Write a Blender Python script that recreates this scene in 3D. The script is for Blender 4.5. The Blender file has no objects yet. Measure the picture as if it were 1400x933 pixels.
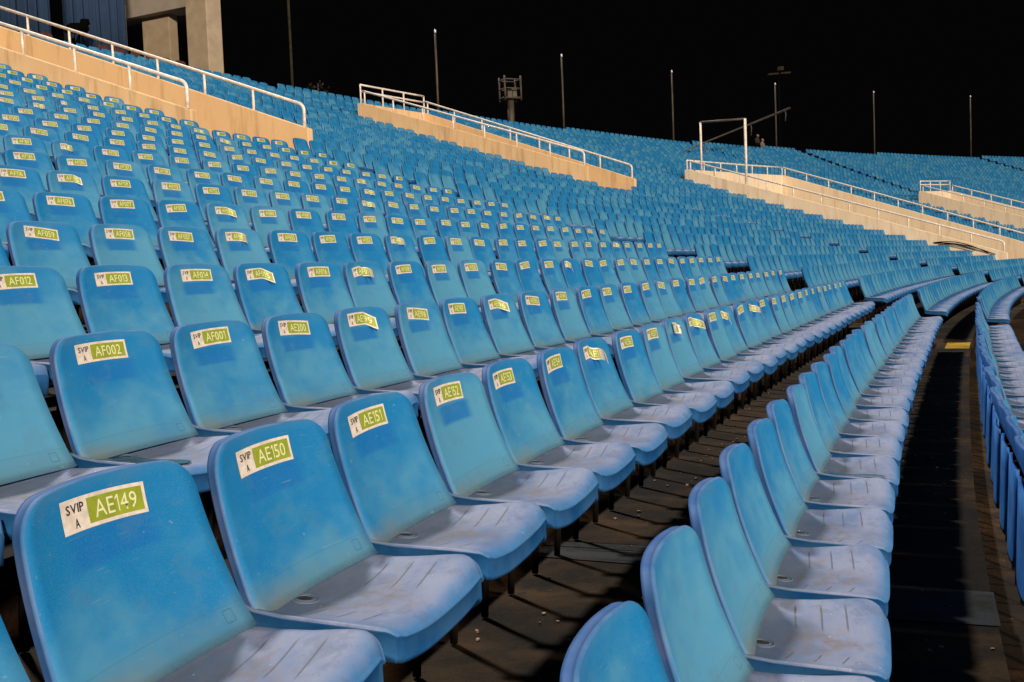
import bpy, bmesh, math, random
import numpy as np
from mathutils import Matrix, Vector

random.seed(7)
rng = np.random.default_rng(7)
S = bpy.context.scene
COL = S.collection

# ------------------------------------------------------------------ camera
PITCH, ROLL, FPX = 0.0657, 0.0366, 1500.8
cp, sp, cr, sr = math.cos(PITCH), math.sin(PITCH), math.cos(ROLL), math.sin(ROLL)
fwd = Vector((0, cp, -sp)); rgt = Vector((1, 0, 0)); dwn = Vector((0, -sp, -cp))
r2 = rgt * cr + dwn * sr; d2 = dwn * cr - rgt * sr
cam = bpy.data.cameras.new('camera'); camo = bpy.data.objects.new('camera', cam); COL.objects.link(camo)
cam.sensor_width = 36.0; cam.lens = FPX / 1400 * 36.0; cam.clip_start = 0.05; cam.clip_end = 2000
m = Matrix.Identity(4)
for i in range(3):
    m[i][0] = r2[i]; m[i][1] = -d2[i]; m[i][2] = -fwd[i]
camo.matrix_world = m
cam.dof.use_dof = False
S.camera = camo

# ------------------------------------------------------------------ light (night, floodlit stand)
S.view_settings.view_transform = 'Standard'; S.view_settings.look = 'None'
S.view_settings.exposure = -0.15; S.view_settings.gamma = 1.0
w = bpy.data.worlds.new('World'); S.world = w; w.use_nodes = True
w.node_tree.nodes['Background'].inputs[0].default_value = (0.5, 0.45, 0.5, 1)
w.node_tree.nodes['Background'].inputs[1].default_value = 0.0035

def aim(o, d):
    o.rotation_euler = Vector(d).to_track_quat('-Z', 'Y').to_euler()

# ------------------------------------------------------------------ stand geometry: concentric curved rows
X0, Y0, Z0, TH0 = -0.6616, 1.7338, -0.3515, 0.3115
KN = np.array([-20, 0, 8, 16, 30, 50, 90.]); KV = np.array([.02019, .02019, .0003, .0062, .00692, .00692, .00692])
T = 0.808
ZL = [-0.3350, -0.2071, 0.0, 0.1711, 0.3725, 0.5927, 0.823, 1.0588, 1.2964, 1.5371, 1.7819, 2.0293, 2.2827, 2.5408, 2.7992]
SEATH = 0.70
sg = np.linspace(-30, 125, 3101)
_k = np.interp(sg, KN, KV); _ds = sg[1] - sg[0]
_th = np.concatenate([[0], np.cumsum((_k[1:] + _k[:-1]) / 2 * _ds)])
_i0 = int(np.argmin(abs(sg))); _th = _th - _th[_i0] + TH0
_dx, _dy = np.sin(_th), np.cos(_th)
_x = np.concatenate([[0], np.cumsum((_dx[1:] + _dx[:-1]) / 2 * _ds)]); _y = np.concatenate([[0], np.cumsum((_dy[1:] + _dy[:-1]) / 2 * _ds)])
_x += X0 - _x[_i0]; _y += Y0 - _y[_i0]

def zk(k):                      # sticker level of row k
    i = k + 2
    if i < 0: return ZL[0] + 0.17 * i
    if i < len(ZL): return ZL[i]
    e = i - (len(ZL) - 1)
    return ZL[-1] + .262 * e + .0006 * e * e
def surf(D):
    a = math.floor(D / T); f = D / T - a
    return zk(a) * (1 - f) + zk(a + 1) * f
def pt(s, D, z):                # curve parameter, distance up the rake, height over the first stickered row
    th = float(np.interp(s, sg, _th))
    return Vector((float(np.interp(s, sg, _x)) - math.cos(th) * D, float(np.interp(s, sg, _y)) + math.sin(th) * D, Z0 + z))
def heading(s): return float(np.interp(s, sg, _th))
def rowline(D):
    X = _x - np.cos(_th) * D; Y = _y + np.sin(_th) * D
    L = np.concatenate([[0], np.cumsum(np.hypot(np.diff(X), np.diff(Y)))]); L -= np.interp(0, sg, L)
    return L

# key flood behind and above the stand (it rims the seats and throws the shadows to the lower right)
h0 = TH0 + .05
along = Vector((math.sin(h0), math.cos(h0), 0)); up_rake = Vector((-math.cos(h0), math.sin(h0), 0))
key_from = along * 0.50 + up_rake * 0.60 + Vector((0, 0, 1))
sl = bpy.data.lights.new('key_floodlight', 'SUN'); sl.energy = 3.0; sl.angle = math.radians(4.0); sl.color = (1.0, 0.97, 0.91)
so = bpy.data.objects.new('key_floodlight', sl); COL.objects.link(so); aim(so, -key_from); so.location = key_from * 40
def flood(name, s, D, z, watts, col, radius, target):
    l = bpy.data.lights.new(name, 'SPOT'); l.energy = watts; l.color = col; l.shadow_soft_size = radius
    l.spot_size = math.radians(110); l.spot_blend = 0.6
    o = bpy.data.objects.new(name, l); COL.objects.link(o)
    o.location = pt(0, 0, 0) + along * s + up_rake * D + Vector((0, 0, z)); aim(o, target - o.location)
tgt = pt(15, 2, 0)
flood('pitch_floodlight', -165, -120, 68, 2850000, (1.0, 0.80, 0.60), 7.0, tgt)
flood('pitch_floodlight.001', -10, -105, 60, 400000, (1.0, 0.90, 0.80), 6.0, tgt)

# ------------------------------------------------------------------ material helpers
class NT:
    def __init__(self, name):
        self.m = bpy.data.materials.new(name); self.m.use_nodes = True
        self.t = self.m.node_tree; self.b = self.t.nodes['Principled BSDF']
    def n(self, typ, **kw):
        x = self.t.nodes.new(typ)
        for k, v in kw.items(): setattr(x, k, v)
        return x
    def l(self, a, b): self.t.links.new(a, b)
    def val(self, sock, v):
        if hasattr(v, 'is_output') or isinstance(v, bpy.types.NodeSocket): self.l(v, sock)
        else: sock.default_value = v
    def math(self, op, a, b=None, c=None, clamp=False):
        x = self.n('ShaderNodeMath', operation=op); x.use_clamp = clamp
        self.val(x.inputs[0], a)
        if b is not None: self.val(x.inputs[1], b)
        if c is not None: self.val(x.inputs[2], c)
        return x.outputs[0]
    def mix(self, f, a, b, blend='MIX'):
        x = self.n('ShaderNodeMix', data_type='RGBA', blend_type=blend)
        self.val(x.inputs[0], f); self.val(x.inputs[6], a); self.val(x.inputs[7], b)
        return x.outputs[2]
    def noise(self, vec, scale, detail=4, rough=.55, w=None):
        x = self.n('ShaderNodeTexNoise'); x.inputs['Scale'].default_value = scale; x.inputs['Detail'].default_value = detail
        x.inputs['Roughness'].default_value = rough
        if w is not None:
            x.noise_dimensions = '4D'; self.val(x.inputs['W'], w)
        if vec is not None: self.l(vec, x.inputs['Vector'])
        return x.outputs[0]
    def ramp(self, f, a, b):            # smooth step of f between a and b
        x = self.n('ShaderNodeMapRange', interpolation_type='SMOOTHSTEP'); self.val(x.inputs[0], f)
        x.inputs[1].default_value = a; x.inputs[2].default_value = b
        return x.outputs[0]
    def bump(self, h, strength, dist=.01):
        x = self.n('ShaderNodeBump'); x.inputs['Strength'].default_value = strength; x.inputs['Distance'].default_value = dist
        self.l(h, x.inputs['Height']); self.l(x.outputs[0], self.b.inputs['Normal'])
    def rgb(self, c): return (c[0], c[1], c[2], 1)

def simple(name, col, rough=.6, metal=0.0, var=.25, scale=6, bump=.15):
    q = NT(name); g = q.n('ShaderNodeTexCoord').outputs['Object']
    f = q.noise(g, scale, 6)
    dark = tuple(c * (1 - var) for c in col); lite = tuple(min(1, c * (1 + var)) for c in col)
    c = q.mix(q.ramp(f, .3, .7), q.rgb(dark), q.rgb(lite)); q.l(c, q.b.inputs['Base Color'])
    q.b.inputs['Roughness'].default_value = rough; q.b.inputs['Metallic'].default_value = metal
    if bump: q.bump(q.noise(g, scale * 12, 3), bump, .004)
    return q.m

def seat_random(q, island):
    if island: return q.n('ShaderNodeNewGeometry').outputs['Random Per Island']
    return q.n('ShaderNodeObjectInfo').outputs['Random']

def band(q, x, c, w):                   # 1 inside |x-c|<w, soft edge
    d = q.math('ABSOLUTE', q.math('SUBTRACT', x, c))
    return q.math('SUBTRACT', 1.0, q.ramp(d, w * .75, w * 1.25))

DEEP = (0.0015, 0.160, 0.400); FADE = (0.060, 0.250, 0.415); LIP = (0.150, 0.250, 0.560); DUST = (0.235, 0.270, 0.400)

def back_material(name, island, patch):
    q = NT(name); uv = q.n('ShaderNodeUVMap').outputs[0]
    sx = q.n('ShaderNodeSeparateXYZ'); q.l(uv, sx.inputs[0]); u, v = sx.outputs[0], sx.outputs[1]
    r = seat_random(q, island); rw = q.math('MULTIPLY', r, 57.0)
    big = q.noise(uv, 2.2, 3, .5, rw); mid = q.noise(uv, 7.0, 5, .6, rw); fine = q.noise(uv, 120.0, 3, .7, rw)
    # sun-bleached plastic: pale towards the lower part and in irregular clouds
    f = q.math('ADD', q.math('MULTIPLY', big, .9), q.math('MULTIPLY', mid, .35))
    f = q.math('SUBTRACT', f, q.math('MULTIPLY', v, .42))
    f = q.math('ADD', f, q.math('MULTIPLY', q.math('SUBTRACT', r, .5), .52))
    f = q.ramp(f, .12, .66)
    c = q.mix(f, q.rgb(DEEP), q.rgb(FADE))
    if patch:                           # unbleached rectangle where an older sticker was
        a = q.math('MULTIPLY', band(q, u, .49, .215), band(q, v, .672, .085))
        c = q.mix(q.math('MULTIPLY', a, .85), c, q.rgb((.0006, .128, .400)))
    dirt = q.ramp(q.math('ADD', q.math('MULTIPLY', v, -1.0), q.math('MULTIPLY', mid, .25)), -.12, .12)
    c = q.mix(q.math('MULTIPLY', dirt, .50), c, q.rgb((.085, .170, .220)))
    crease_shade_dirt = q.ramp(v, .055, .0); c = q.mix(q.math('MULTIPLY', crease_shade_dirt, .7), c, q.rgb((.035, .075, .095)))  # occlusion in the crease painted into the colour, together with dirt
    yel = q.math('MULTIPLY', q.ramp(v, .16, .02), q.ramp(u, .55, .05)); c = q.mix(q.math('MULTIPLY', yel, q.math('MULTIPLY', mid, .9)), c, q.rgb((.17, .15, .10)))
    rim = q.ramp(v, .93, 1.0); c = q.mix(q.math('MULTIPLY', rim, .35), c, q.rgb((.045, .190, .400)))
    line = q.math('MULTIPLY', band(q, q.math('ADD', v, q.math('MULTIPLY', u, .0)), .150, .0035), .22)
    c = q.mix(line, c, q.rgb((.03, .10, .16)))
    # moulded clip mark near the lower corner
    du = q.math('ABSOLUTE', q.math('SUBTRACT', u, .89)); dv = q.math('MULTIPLY', q.math('ABSOLUTE', q.math('SUBTRACT', v, .095)), .72)
    bx = q.math('MAXIMUM', du, dv); clip = band(q, bx, .024, .0028)
    c = q.mix(q.math('MULTIPLY', clip, .38), c, q.rgb((.01, .05, .09)))
    scr = q.noise(uv, 26.0, 2, .5, q.math('ADD', rw, 9.0)); scr = q.ramp(scr, .69, .73)
    c = q.mix(q.math('MULTIPLY', scr, .25), c, q.rgb((.25, .35, .42)))
    mp = q.n('ShaderNodeMapping'); mp.inputs['Rotation'].default_value = (0, 0, .9); mp.inputs['Scale'].default_value = (3.0, 42.0, 1.0); q.l(uv, mp.inputs[0])
    scuff = q.math('MULTIPLY', q.ramp(q.noise(mp.outputs[0], 1.6, 2, .5, q.math('ADD', rw, 5.0)), .68, .72), q.ramp(big, .45, .6))
    c = q.mix(q.math('MULTIPLY', scuff, .45), c, q.rgb((.17, .27, .34)))
    c = q.mix(q.math('MULTIPLY', q.ramp(fine, .42, .70), .17), c, q.rgb((.13, .22, .32)))
    smear = q.ramp(q.noise(uv, 4.5, 6, .7, q.math('ADD', rw, 21.0)), .53, .62)
    c = q.mix(q.math('MULTIPLY', smear, .24), c, q.rgb((.065, .175, .280)))
    q.l(c, q.b.inputs['Base Color'])
    q.l(q.math('ADD', .42, q.math('MULTIPLY', mid, .25)), q.b.inputs['Roughness'])
    q.b.inputs['Specular IOR Level'].default_value = .35
    q.bump(q.math('ADD', fine, q.math('MULTIPLY', line, -2.0)), .06, .004)
    return q.m

def pan_material(name, island):
    q = NT(name); uv = q.n('ShaderNodeUVMap').outputs[0]
    sx = q.n('ShaderNodeSeparateXYZ'); q.l(uv, sx.inputs[0]); u, v = sx.outputs[0], sx.outputs[1]
    r = seat_random(q, island); rw = q.math('MULTIPLY', r, 91.0)
    big = q.noise(uv, 2.0, 4, .55, rw); mid = q.noise(uv, 9.0, 6, .65, rw); fine = q.noise(uv, 70.0, 3, .6, rw)
    f = q.math('ADD', q.math('MULTIPLY', big, .8), q.math('MULTIPLY', mid, .4))
    c = q.mix(q.ramp(f, .35, .75), q.rgb((.085, .145, .300)), q.rgb(DUST))
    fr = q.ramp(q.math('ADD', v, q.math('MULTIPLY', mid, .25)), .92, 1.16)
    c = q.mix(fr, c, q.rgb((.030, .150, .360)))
    sm = q.ramp(q.noise(uv, 5.5, 6, .7, q.math('ADD', rw, 33.0)), .52, .60)
    c = q.mix(q.math('MULTIPLY', sm, .28), c, q.rgb((.075, .095, .150)))
    # brown dirt washed into the middle of the dish
    cx = q.math('ABSOLUTE', q.math('SUBTRACT', u, .42)); dd = q.math('ADD', cx, q.math('ABSOLUTE', q.math('SUBTRACT', v, .42)))
    dirt = q.math('MULTIPLY', q.ramp(q.math('SUBTRACT', .62, dd), .0, .5), q.ramp(mid, .35, .65))
    c = q.mix(q.math('MULTIPLY', dirt, .75), c, q.rgb((.150, .115, .095)))
    rear = q.ramp(q.math('ADD', v, q.math('MULTIPLY', mid, .10)), .20, .03); c = q.mix(q.math('MULTIPLY', rear, .70), c, q.rgb((.060, .085, .100)))  # rear grime, deepened to paint in the shade below the backrest
    # darker, bluer floor of the dish below the slanting fold
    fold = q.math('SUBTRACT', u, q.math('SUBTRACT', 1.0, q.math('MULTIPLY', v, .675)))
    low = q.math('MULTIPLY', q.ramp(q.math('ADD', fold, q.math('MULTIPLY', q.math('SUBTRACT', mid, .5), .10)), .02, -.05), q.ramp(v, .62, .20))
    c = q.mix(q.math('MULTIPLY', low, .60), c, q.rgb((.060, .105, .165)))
    # shallow grooves: three on the far side of the dish, their short ends on the near side
    g = None
    for k in range(3):
        v0 = .34 + .17 * k
        vv = q.math('ADD', v0, q.math('MULTIPLY', q.math('SUBTRACT', u, .7), -.10))
        a = q.math('MULTIPLY', band(q, v, vv, .0065), band(q, u, .735, .135))
        vv2 = q.math('ADD', v0 + .02, q.math('MULTIPLY', q.math('SUBTRACT', u, .2), .25))
        b = q.math('MULTIPLY', band(q, v, vv2, .0065), band(q, u, .185, .06))
        a = q.math('MAXIMUM', a, b); g = a if g is None else q.math('MAXIMUM', g, a)
    c = q.mix(q.math('MULTIPLY', g, .75), c, q.rgb((.085, .075, .085)))
    spk = q.ramp(q.noise(uv, 34.0, 1, .5, q.math('ADD', rw, 3.0)), .745, .77)
    c = q.mix(q.math('MULTIPLY', spk, .45), c, q.rgb((.55, .55, .60)))
    c = q.mix(q.math('MULTIPLY', q.ramp(fine, .4, .8), .20), c, q.rgb((.16, .19, .30)))
    q.l(c, q.b.inputs['Base Color'])
    q.b.inputs['Roughness'].default_value = .62; q.b.inputs['Specular IOR Level'].default_value = .25
    q.bump(q.math('SUBTRACT', q.math('MULTIPLY', fine, .25), q.math('MULTIPLY', g, 1.5)), .25, .004)
    return q.m

def edge_material(name, island, a=(.025, .110, .330), b=(.085, .155, .370)):
    q = NT(name); g = q.n('ShaderNodeTexCoord').outputs['Object']; r = seat_random(q, island)
    f = q.noise(g, 9, 5, .6, q.math('MULTIPLY', r, 40.0) if not island else None)
    c = q.mix(q.ramp(f, .3, .7), q.rgb(a), q.rgb(b))
    q.l(c, q.b.inputs['Base Color']); q.b.inputs['Roughness'].default_value = .65
    q.b.inputs['Specular IOR Level'].default_value = .15
    return q.m

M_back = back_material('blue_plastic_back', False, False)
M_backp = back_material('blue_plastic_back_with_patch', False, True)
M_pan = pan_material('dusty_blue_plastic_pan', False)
M_edge = edge_material('blue_plastic_edge', False)
M_skirt = edge_material('blue_plastic_skirt', False, (.005, .075, .240), (.030, .120, .290))  # darker blue carries the shading of the pan's front and sides
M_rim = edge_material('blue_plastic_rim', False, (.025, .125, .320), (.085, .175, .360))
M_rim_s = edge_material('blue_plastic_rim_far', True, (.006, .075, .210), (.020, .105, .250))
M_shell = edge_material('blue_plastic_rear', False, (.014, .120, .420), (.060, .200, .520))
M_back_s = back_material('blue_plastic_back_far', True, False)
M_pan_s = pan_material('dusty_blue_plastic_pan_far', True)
M_edge_s = edge_material('blue_plastic_edge_far', True)
M_skirt_s = edge_material('blue_plastic_skirt_far', True, (.005, .075, .240), (.030, .120, .290))  # same shading worked into the far skirts
M_steel = simple('rusty_leg_steel', (.0075, .0055, .004), .8, 0)
M_drain = simple('drain_hole_dark', (.022, .018, .016), .8, 0, .3, 40, 0)
M_card = simple('white_sticker_card', (.62, .565, .50), .55, 0, .16, 45, 0)
M_green = simple('green_sticker_panel', (.235, .295, .022), .55, 0, .18, 25, 0)
M_pale = simple('pale_print', (.66, .68, .40), .5, 0, .03, 30, 0)
M_ink = simple('black_print', (.02, .02, .02), .5, 0, .05, 30, 0)
M_rail = simple('cream_painted_steel', (.76, .69, .61), .5, 0, .20, 11, .08)
M_pole = simple('dull_galvanised_pole', (.066, .053, .038), .6, .1, .3, 2, .05)
M_dim = simple('dark_metal', (.030, .027, .018), .7, 0, .3, 3, 0)  # darker than the other pole metal
M_tip = simple('white_pole_cap', (.8, .8, .8), .3, 0, .02, 2, 0)
M_black = simple('black_cloth_and_dark_room', (.0012, .0012, .0014), .9, 0, .3, 8, .3)
M_pillar = simple('cream_pillar_paint', (.370, .300, .215), .75, 0, .12, 2.2, .2)
M_beam = simple('pale_beam_paint', (.30, .27, .23), .75, 0, .10, 1.6, .2)
for _m in (M_black, M_dim, M_steel): _m.node_tree.nodes['Principled BSDF'].inputs['Specular IOR Level'].default_value = .05
M_vip = simple('dark_red_upholstery', (.060, .018, .014), .8, 0, .35, 9, .2)
M_litter = simple('litter_scraps', (.45, .30, .20), .8, 0, .5, 60, 0)
M_leaf = simple('dim_leaf', (.018, .016, .007), .7, 0, .4, 12, 0)

def concrete_material(name, a, b, c3, rough=.85):
    q = NT(name); g = q.n('ShaderNodeTexCoord').outputs['Object']
    n1 = q.noise(g, .9, 6, .65); n2 = q.noise(g, 7, 6, .7); n3 = q.noise(g, 55, 4, .7)
    c = q.mix(q.ramp(n1, .40, .66), q.rgb(a), q.rgb(b))
    c = q.mix(q.math('MULTIPLY', q.ramp(n2, .45, .66), .8), c, q.rgb(c3))
    sp_ = q.ramp(q.noise(g, 24, 2, .5), .72, .76)
    c = q.mix(q.math('MULTIPLY', sp_, .35), c, q.rgb((.16, .13, .10)))
    q.l(c, q.b.inputs['Base Color']); q.b.inputs['Roughness'].default_value = rough
    q.b.inputs['Specular IOR Level'].default_value = .2
    q.bump(q.math('ADD', n3, q.math('MULTIPLY', n2, 1.5)), .5, .012)
    return q.m
M_conc = concrete_material('dirty_dark_concrete', (.0085, .0046, .0020), (.064, .0330, .0100), (.0065, .0038, .0020))
M_patch = concrete_material('grey_cement_patch', (.030, .032, .034), (.042, .044, .046), (.016, .014, .012))
M_yellow = concrete_material('worn_yellow_step_paint', (.40, .24, .012), (.33, .19, .012), (.16, .10, .02))
M_ground = concrete_material('dark_ground', (.02, .02, .018), (.03, .03, .025), (.015, .015, .012))

def wall_material(name, a, b, streak):
    q = NT(name); g = q.n('ShaderNodeTexCoord').outputs['Object']
    mp = q.n('ShaderNodeMapping'); mp.inputs['Scale'].default_value = (3.0, 3.0, .35); q.l(g, mp.inputs[0])
    n1 = q.noise(g, .5, 5, .6); n2 = q.noise(mp.outputs[0], 1.6, 6, .7); n3 = q.noise(g, 30, 4, .6)
    c = q.mix(q.ramp(n1, .3, .7), q.rgb(a), q.rgb(b))
    c = q.mix(q.math('MULTIPLY', q.ramp(n2, .46, .70), .75), c, q.rgb(streak))
    q.l(c, q.b.inputs['Base Color']); q.b.inputs['Roughness'].default_value = .8; q.b.inputs['Specular IOR Level'].default_value = .2
    q.bump(n3, .2, .01)
    return q.m
M_wall = wall_material('peach_wall_paint', (.71, .49, .27), (.77, .54, .30), (.50, .32, .16))
M_wall2 = wall_material('wall_paint_brighter_lit', (.78, .64, .46), (.82, .69, .51), (.60, .46, .30))  # paler copy of the wall paint, brighter light put into the colour

def curtain_material():
    q = NT('blue_curtain_cloth'); g = q.n('ShaderNodeTexCoord').outputs['Object']
    n = q.noise(g, 4, 5); c = q.mix(n, q.rgb((.006, .023, .064)), q.rgb((.013, .043, .105)))
    q.l(c, q.b.inputs['Base Color']); q.b.inputs['Roughness'].default_value = .9
    q.bump(q.noise(g, 60, 3), .2, .01)
    return q.m
M_curtain = curtain_material()

# ------------------------------------------------------------------ object helpers
def link_mesh(name, me, parent=None, mats=()):
    o = bpy.data.objects.new(name, me); COL.objects.link(o)
    if parent is not None: o.parent = parent
    return o
def make_mesh(name, V, F, mats, mi=None, uv=None, smooth=True):
    me = bpy.data.meshes.new(name); me.from_pydata([tuple(v) for v in V], [], [tuple(f) for f in F])
    for mm in mats: me.materials.append(mm)
    if mi is not None: me.polygons.foreach_set('material_index', list(mi))
    if uv is not None:
        l = me.uv_layers.new(name='UVMap'); idx = np.empty(len(me.loops), dtype=np.int32); me.loops.foreach_get('vertex_index', idx)
        l.data.foreach_set('uv', np.asarray(uv, dtype=np.float32)[idx].ravel())
    if smooth: me.polygons.foreach_set('use_smooth', [True] * len(me.polygons))
    me.update(); return me
def empty(name, loc, label=None, cat=None, group=None, rz=0.0):
    o = bpy.data.objects.new(name, None); COL.objects.link(o); o.location = loc; o.rotation_euler = (0, 0, rz)
    o.empty_display_size = .1
    if label: o['label'] = label
    if cat: o['category'] = cat
    if group: o['group'] = group
    return o
def tag(o, label=None, cat=None, group=None, kind=None):
    if label: o['label'] = label
    if cat: o['category'] = cat
    if group: o['group'] = group
    if kind: o['kind'] = kind
    return o
class MB:
    def __init__(self): self.v = []; self.f = []; self.mi = []
    def quadstrip(self, rings, close=True, mi=0, cap=True):
        n = len(rings[0]); b = len(self.v)
        for r in rings: self.v += [tuple(p) for p in r]
        for i in range(len(rings) - 1):
            for j in range(n if close else n - 1):
                k = (j + 1) % n
                self.f.append((b + i * n + j, b + i * n + k, b + (i + 1) * n + k, b + (i + 1) * n + j)); self.mi.append(mi)
        if cap and close:
            self.f.append(tuple(b + j for j in range(n))[::-1]); self.mi.append(mi)
            self.f.append(tuple(b + (len(rings) - 1) * n + j for j in range(n))); self.mi.append(mi)
    def tube(self, path, r, n=8, mi=0):
        P = [Vector(p) for p in path]; rings = []; up = None
        for i, p in enumerate(P):
            t = (P[min(i + 1, len(P) - 1)] - P[max(i - 1, 0)]).normalized()
            if up is None: up = Vector((0, 0, 1)) if abs(t.z) < .9 else Vector((1, 0, 0))
            a = t.cross(up).normalized(); bb = t.cross(a).normalized(); up = -bb if False else a.cross(t)
            rr = r[i] if isinstance(r, (list, tuple)) else r
            rings.append([p + a * (rr * math.cos(2 * math.pi * j / n)) + bb * (rr * math.sin(2 * math.pi * j / n)) for j in range(n)])
        self.quadstrip(rings, True, mi)
    def box(self, c, ax, ay, az, mi=0):       # centre and three half axes
        c, ax, ay, az = Vector(c), Vector(ax), Vector(ay), Vector(az)
        lo = [c - ax - ay - az, c + ax - ay - az, c + ax + ay - az, c - ax + ay - az]
        self.quadstrip([lo, [p + az * 2 for p in lo]], True, mi)
    def build(self, name, mats, parent=None, smooth=False, origin=None):
        V = self.v
        if origin is not None: V = [Vector(p) - Vector(origin) for p in V]
        me = make_mesh(name, V, self.f, mats, self.mi, None, smooth)
        bm = bmesh.new(); bm.from_mesh(me); bmesh.ops.recalc_face_normals(bm, faces=bm.faces); bm.to_mesh(me); bm.free()
        o = link_mesh(name, me, parent)
        if origin is not None and parent is None: o.location = origin
        return o
def bevel(o, wdt=.01, seg=2):
    bm = bmesh.new(); bm.from_mesh(o.data)
    bmesh.ops.bevel(bm, geom=[e for e in bm.edges if len(e.link_faces) == 2 and e.calc_face_angle(0) > .6], offset=wdt, segments=seg, affect='EDGES', profile=.6)
    bm.to_mesh(o.data); bm.free(); return o

# ------------------------------------------------------------------ the seat: local x = along the row, y = up the rake, z up; origin on its step under the sticker
HB, ZC = .310, -.262
def hwid(v):
    return .239 + (.206 - .239) * v
def back_pt(x, v):                     # front face of the backrest
    z = SEATH + ZC + HB * v
    wf = .100 * (1 - v) ** 1.5 - .008 * v + .030 * (abs(x) / .22) ** 2.2 * (.35 + .65 * v) + .010 * max(0, (.12 - v) / .12) ** 2
    z -= .012 * (abs(x) / .22) ** 2 * v
    return Vector((x, -wf, z))
def back_grid(nu, vs):
    rx, rv = .060, .17
    G = []
    for v in vs:
        h = hwid(v)
        if v > 1 - rv: h = h - rx + rx * math.sqrt(max(0, 1 - ((v - (1 - rv)) / rv) ** 2.2))
        if v < .06: h -= .006 * (1 - v / .06)
        G.append([(h * (-1 + 2 * i / nu), v, h) for i in range(nu + 1)])
    return G
def seat_back(nu, vs, lips, thick=.030):
    G = back_grid(nu, vs); V = []; UV = []; F = []; MI = []; nv = len(vs)
    for row in G:
        for (x, v, h) in row:
            V.append(back_pt(x, v)); UV.append((.5 + x / .476, v))
    def id_(i, j): return j * (nu + 1) + i
    for j in range(nv - 1):
        for i in range(nu):
            F.append((id_(i, j), id_(i + 1, j), id_(i + 1, j + 1), id_(i, j + 1))); MI.append(0)
    loop = [id_(i, 0) for i in range(nu + 1)] + [id_(nu, j) for j in range(1, nv)] + [id_(i, nv - 1) for i in range(nu - 1, -1, -1)] + [id_(0, j) for j in range(nv - 2, 0, -1)]
    c = Vector((0, 0, SEATH + ZC + HB * .45)); base = [V[i] for i in loop]; buv = [UV[i] for i in loop]
    n = len(loop); prev = loop; tang = []
    for a in range(n):                 # outward normal of the outline
        t = base[(a + 1) % n] - base[a - 1]; o = Vector((t.z, 0, -t.x))
        if o.dot(Vector((base[a].x, 0, base[a].z)) - Vector((c.x, 0, c.z))) < 0: o = -o
        tang.append(o.normalized() if o.length > 1e-9 else Vector((0, 0, 1)))
    for (out, bk, mi) in lips:
        cur = []
        for a in range(n):
            cur.append(len(V)); V.append(base[a] + tang[a] * out + Vector((0, bk, 0))); UV.append(buv[a])
        for a in range(n):
            b = (a + 1) % n; F.append((prev[b], prev[a], cur[a], cur[b])); MI.append(mi)
        prev = cur
    # rear face follows the front, set back
    b0 = len(V)
    for j, row in enumerate(G):
        for (x, v, h) in row:
            p_ = back_pt(x * .975, v); zz = SEATH - .47 + (p_.z - (SEATH - .47)) * (v if v > .5 else v ** 1.0)
            zz = p_.z if v > .55 else (SEATH - .47) + (back_pt(x, .55).z - (SEATH - .47)) * (v / .55)
            V.append(Vector((p_.x, p_.y + thick, p_.z))); UV.append((.5 + x / .476, v))
    for j in range(nv - 1):
        for i in range(nu):
            F.append((b0 + id_(i, j), b0 + id_(i, j + 1), b0 + id_(i + 1, j + 1), b0 + id_(i + 1, j))); MI.append(2)
    for a in range(n):
        b = (a + 1) % n; F.append((prev[b], prev[a], b0 + loop[a], b0 + loop[b])); MI.append(1)
    return V, F, MI, UV

PROF = [(0, .078, -.256), (.10, .105, -.264), (.30, .165, -.269), (.50, .235, -.270), (.70, .300, -.270), (.84, .345, -.271), (.93, .370, -.276), (1, .383, -.287)]
def pan_pt(xr, v):
    pv = [p[0] for p in PROF]; wf = float(np.interp(v, pv, [p[1] for p in PROF])); z = float(np.interp(v, pv, [p[2] for p in PROF]))
    h = .240
    if wf > .325: h -= .026 * ((wf - .325) / .058) ** 2.4
    a = abs(xr)
    fade = 1 - max(0, (v - .75) / .25) ** 2 * .8
    gd = xr - (1.0 - 1.35 * v)              # the far side of the dish rises from a slanting fold
    z += .026 * max(0, min(gd, 1.1)) * fade - .008 * (1 - a ** 2)
    if xr < 0: z += .016 * a ** 3 * (1 - .5 * v) + (.006 if a > .94 else .003 if a > .92 else 0) * (1 - .5 * v)
    else: z -= .016 * max(0, (a - .88) / .12) * min(1, .4 + v)
    wf -= .010 * a ** 4 * v
    return Vector((h * xr, -wf, SEATH + z))
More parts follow.
